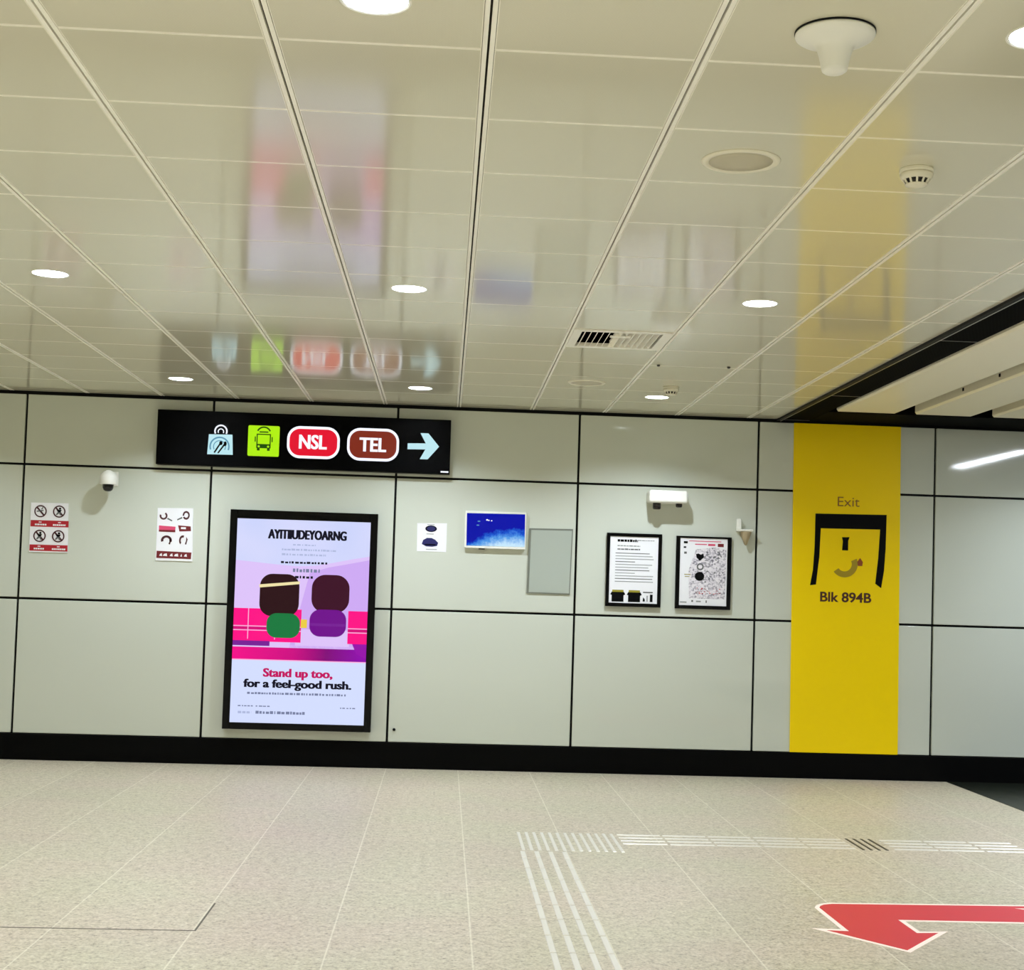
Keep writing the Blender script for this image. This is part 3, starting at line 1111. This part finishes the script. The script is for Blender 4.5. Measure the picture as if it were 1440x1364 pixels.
random.seed(11)
t, b = framed(1.340, 1.802, 1.384, 1.995, 1.368, 1.772, 1.414, 1.967, 'framed_notice', 'black framed notice with grey text lines and two black and yellow boxes', 'paper')
y = -.023
x = 1.43
for xa, xb, z, h, m in ((1.43, 1.60, 1.934, .022, 'print_black'), (1.60, 1.74, 1.938, .006, 'print_mid'), (1.43, 1.62, 1.890, .010, 'print_grey'), (1.43, 1.62, 1.862, .012, 'print_mid')):
    x = xa
    while x < xb:
        w = random.uniform(.012, .03)
        b.wall(rect(x, min(x + w, xb), z - h / 2, z + h / 2 * random.uniform(.5, 1)), y, m, .0008)
        x += w + .004
for k in range(11):
    z = 1.828 - k * .0235
    xb = 1.74 - random.uniform(0, .05) if k % 4 != 3 else 1.58
    b.wall(rect(1.415, xb, z - .003, z + .003), y, 'print_grey' if k % 3 else 'print_mid', .0008)
for xa in (1.386, 1.524):
    b.wall([(xa - .006, 1.484), (xa + .006, 1.478), (xa + .006, 1.424), (xa + .106, 1.424), (xa + .106, 1.478), (xa + .120, 1.484), (xa + .108, 1.506), (xa + .006, 1.506)], y, 'print_black', .0008)
    b.wall(rect(xa + .010, xa + .104, 1.504, 1.522), y - .0002, 'print_olive', .0008)
b.wall(rect(1.654, 1.735, 1.502, 1.512), y, 'print_mid', .0008)
b.wall(rect(1.712, 1.735, 1.428, 1.490), y, 'print_black', .0008)
b.wall([(1.652, 1.43), (1.672, 1.432), (1.668, 1.452), (1.655, 1.466)], y, 'print_black', .0008)
b.wall(rect(1.684, 1.694, 1.43, 1.48), y, 'print_grey', .0008)
b.obj('sheet', t)

t, b = framed(1.922, 2.388, 1.382, 1.988, 1.956, 2.354, 1.412, 1.972, 'framed_map', 'black framed speckled map sheet with red marks, nearest the yellow panel', 'paper')
b.wall([(2.04, 1.47), (2.34, 1.47), (2.345, 1.88), (2.25, 1.90), (2.09, 1.88), (2.03, 1.70)], y, 'map', .0008)
for xa, xb, za, zb, m in ((1.985, 2.018, 1.927, 1.945, 'print_black'), (2.272, 2.322, 1.905, 1.932, 'print_maroon'), (2.19, 2.25, 1.912, 1.928, 'print_pink'),
                          (2.08, 2.18, 1.918, 1.926, 'print_pink'), (1.985, 2.006, 1.888, 1.902, 'print_black'), (1.99, 2.012, 1.84, 1.858, 'print_mid'),
                          (2.03, 2.30, 1.945, 1.951, 'print_pink'), (1.995, 2.05, 1.665, 1.671, 'print_olive'), (2.0, 2.04, 1.648, 1.654, 'print_olive'),
                          (1.965, 2.02, 1.432, 1.442, 'print_grey'), (2.06, 2.075, 1.44, 1.456, 'print_mid'), (2.1, 2.14, 1.44, 1.452, 'print_grey'), (2.18, 2.19, 1.436, 1.456, 'print_mid')):
    b.wall(rect(xa, xb, za, zb), y - .0004, m, .0006)
b.wall([(2.090, 1.84), (2.110, 1.846), (2.130, 1.836), (2.152, 1.846), (2.158, 1.815), (2.125, 1.785), (2.095, 1.81)], y - .0006, 'print_black', .0006)
b.disc(2.124, 1.655, .040, .038, y - .0006, 'print_black', 26, .0006)
b.ring(2.128, 1.735, .018, .030, y - .0006, 'print_mid', 24, depth=.0006)
for k in range(26):
    xx, zz = random.uniform(2.08, 2.30), random.uniform(1.50, 1.555)
    b.wall(rect(xx, xx + random.uniform(.006, .016), zz, zz + .006), y - .0007, 'print_red' if k % 3 else 'print_maroon', .0005)
for k in range(30):
    xx, zz = random.uniform(2.16, 2.33), random.uniform(1.6, 1.86)
    b.wall(rect(xx, xx + random.uniform(.006, .014), zz, zz + random.uniform(.004, .010)), y - .0007, 'print_mid', .0005)
b.obj('sheet', t)

# ------------------------------------------------------------------ wall devices
CX, CY = -2.735, -.17
t = thing('dome_camera', 'white wall-mounted dome camera with a black dome on the left', 'camera', (CX, 0, 2.27))
b = MB()
b.box(CX - .045, CX + .045, -.012, -.001, 2.24, 2.36, 'white', .006)
b.obj('wall_plate', t)
b = MB()
b.prism([(CX - .035, 2.30), (CX + .035, 2.30), (CX + .03, 2.345), (CX, 2.358), (CX - .03, 2.345)], lambda a, c, d: (a, CY + d, c), -CY - .01, 'white')
b.obj('arm', t)
b = MB()
b.lathe([(.066, 2.243), (.069, 2.247), (.069, 2.300), (.064, 2.318), (.040, 2.345), (.015, 2.358), (0, 2.360)], (CX, CY, 0), 'white')
b.obj('housing', t)
b = MB()
b.lathe([(0, 2.186), (.020, 2.188), (.034, 2.197), (.042, 2.214), (.045, 2.243)], (CX, CY, 0), 'dome')
b.obj('dome', t, 'glossy black dome')

t = thing('emergency_light', 'white rounded wall box with two dark lamp heads, casting a large shadow', 'emergency light', (1.823, 0, 2.30))
b = MB()
b.box(1.662, 1.984, -.195, -.001, 2.248, 2.354, 'white', .022, 4)
b.obj('housing', t)
for xa, xb, zb in ((1.700, 1.768, 2.196), (1.892, 1.946, 2.218)):
    b = MB()
    b.lathe([((xb - xa) / 2 * .8, zb), ((xb - xa) / 2, zb + .008), ((xb - xa) / 2, 2.25)], ((xa + xb) / 2, -.13, 0), 'lens_dark', 28)
    b.obj('lamp_head', t, 'dark lamp head')

t = thing('wall_sensor', 'tiny white wall bracket with a tan cone beneath, beside the framed map', 'sensor', (2.487, 0, 2.05))
b = MB()
b.box(2.424, 2.462, -.055, -.001, 2.056, 2.146, 'white', .008)
b.box(2.424, 2.553, -.100, -.001, 2.040, 2.058, 'white', .006)
b.obj('bracket', t)
b = MB()
b.lathe([(0, 1.925), (.012, 1.93), (.046, 2.028), (.046, 2.040)], (2.500, -.05, 0), 'tan', 28)
b.obj('cone', t, 'tan cone')

b = MB()
b.lathe([(.012, 0), (.012, -.010), (.008, -.014), (0, -.014)], (-.371, -.0005, .318), 'print_black', 20, 'y')
tag(b.obj('wall_plug'), 'small black plug in the wall just above the skirting, right of the poster', 'plug')

# ------------------------------------------------------------------ floor: red arrow
t = thing('floor_arrow', 'red floor arrow with a white border, bending toward the viewer', 'floor sticker', (2.3, -5.3, 0))
outer = [(1.832, -5.10), (1.850, -5.05), (1.885, -5.005), (1.935, -4.980), (3.75, -4.925), (3.75, -5.375), (2.19, -5.362), (2.192, -5.570), (2.325, -5.556),
         (2.020, -5.965), (1.705, -5.540), (1.838, -5.550)]
inner = [(1.855, -5.10), (1.870, -5.060), (1.895, -5.030), (1.940, -5.008), (3.75, -4.955), (3.75, -5.345), (2.165, -5.335), (2.168, -5.602), (2.268, -5.592),
         (2.020, -5.925), (1.765, -5.578), (1.863, -5.588)]
b = MB()
b.flat(outer, .0012, 'arrow_white', .0012)
b.obj('border', t, 'white border')
b = MB()
b.flat(inner, .0018, 'arrow_red', .0006)
b.obj('fill', t, 'red fill')
b = MB()
b.flat([(2.842, -5.035), (3.75, -5.02), (3.75, -5.06), (2.93, -5.068)], .0022, 'arrow_white', .0004)
b.flat([(2.842, -5.035), (2.872, -5.035), (3.20, -5.25), (3.16, -5.25)], .0023, 'arrow_white', .0004)
b.flat([(2.95, -5.075), (3.75, -5.06), (3.75, -5.10), (3.02, -5.112)], .0024, 'print_maroon', .0004)
b.obj('mark', t, 'white strokes of a printed mark at the photo edge')

# ------------------------------------------------------------------ floor: steel tactile bars
ORD = ['first', 'second', 'third', 'fourth', 'fifth', 'sixth', 'seventh', 'eighth', 'ninth', 'tenth', 'eleventh', 'twelfth', 'thirteenth']
GRP = 'steel tactile bars in the floor'


def bar_mesh(dx, dy, m):
    b = MB()
    h, c = .006, .005
    x, y = dx / 2, dy / 2
    b.faces([(-x, -y, 0), (x, -y, 0), (x, y, 0), (-x, y, 0), (-x + c, -y + c, h), (x - c, -y + c, h), (x - c, y - c, h), (-x + c, y - c, h)],
            [(3, 2, 1, 0), (4, 5, 6, 7), (0, 1, 5, 4), (1, 2, 6, 5), (2, 3, 7, 6), (3, 0, 4, 7)], m)
    b.box(-x - .0045, x + .0045, -y - .0035, y + .0035, 0, .001, 'dark')      # a thin dark margin around the foot of the bar
    o = b.obj('tactile_bar')
    return o


BASES = {}


def bar(cx, cy, dx, dy, label, m='steel'):
    key = (round(dx, 3), round(dy, 3), m)
    if key not in BASES:
        o = bar_mesh(dx, dy, m)
        BASES[key] = o
    else:
        o = BASES[key].copy()
        COL.objects.link(o)
    o.location = (cx, cy, 0)
    tag(o, label, 'tactile bar', GRP)


for k in range(13):
    bar(.505 + .0478 * k, -3.375, .026, .63,
        'steel tactile bar, %s from the left of the thirteen close together at the corner' % ORD[k])
SIDE = ['leftmost', 'second from left', 'second from right', 'rightmost']
ys = [-3.72, -3.93] + [-4.236 - .306 * k for k in range(8)]
for k in range(4):
    for i in range(len(ys) - 1):
        bar(.497 + .0795 * k, (ys[i] + ys[i + 1]) / 2, .033, ys[i] - ys[i + 1] - .012,
            'steel tactile bar, %s row toward the viewer, %s from the corner' % (SIDE[k], ORD[i]))
ROWN = ['farthest', 'second farthest', 'second nearest', 'nearest']
for k in range(4):
    yc = -3.085 - .105 * k
    for i in range(5):
        bar(1.105 + .283 * (i + .5), yc, .272, .036,
            'steel tactile bar, %s row going right, %s from the corner' % (ROWN[k], ORD[i]))
    for i in range(3):
        bar(2.745 + .283 * (i + .5), yc, .272, .036,
            'steel tactile bar, %s row going right, %s beyond the crossing bars' % (ROWN[k], ORD[i]))
for k in range(4):
    bar(2.555 + .048 * k, -3.245, .022, .40, 'dark steel crossing bar, %s from the left of the four crosswise ones' % ORD[k], 'steel_dark')
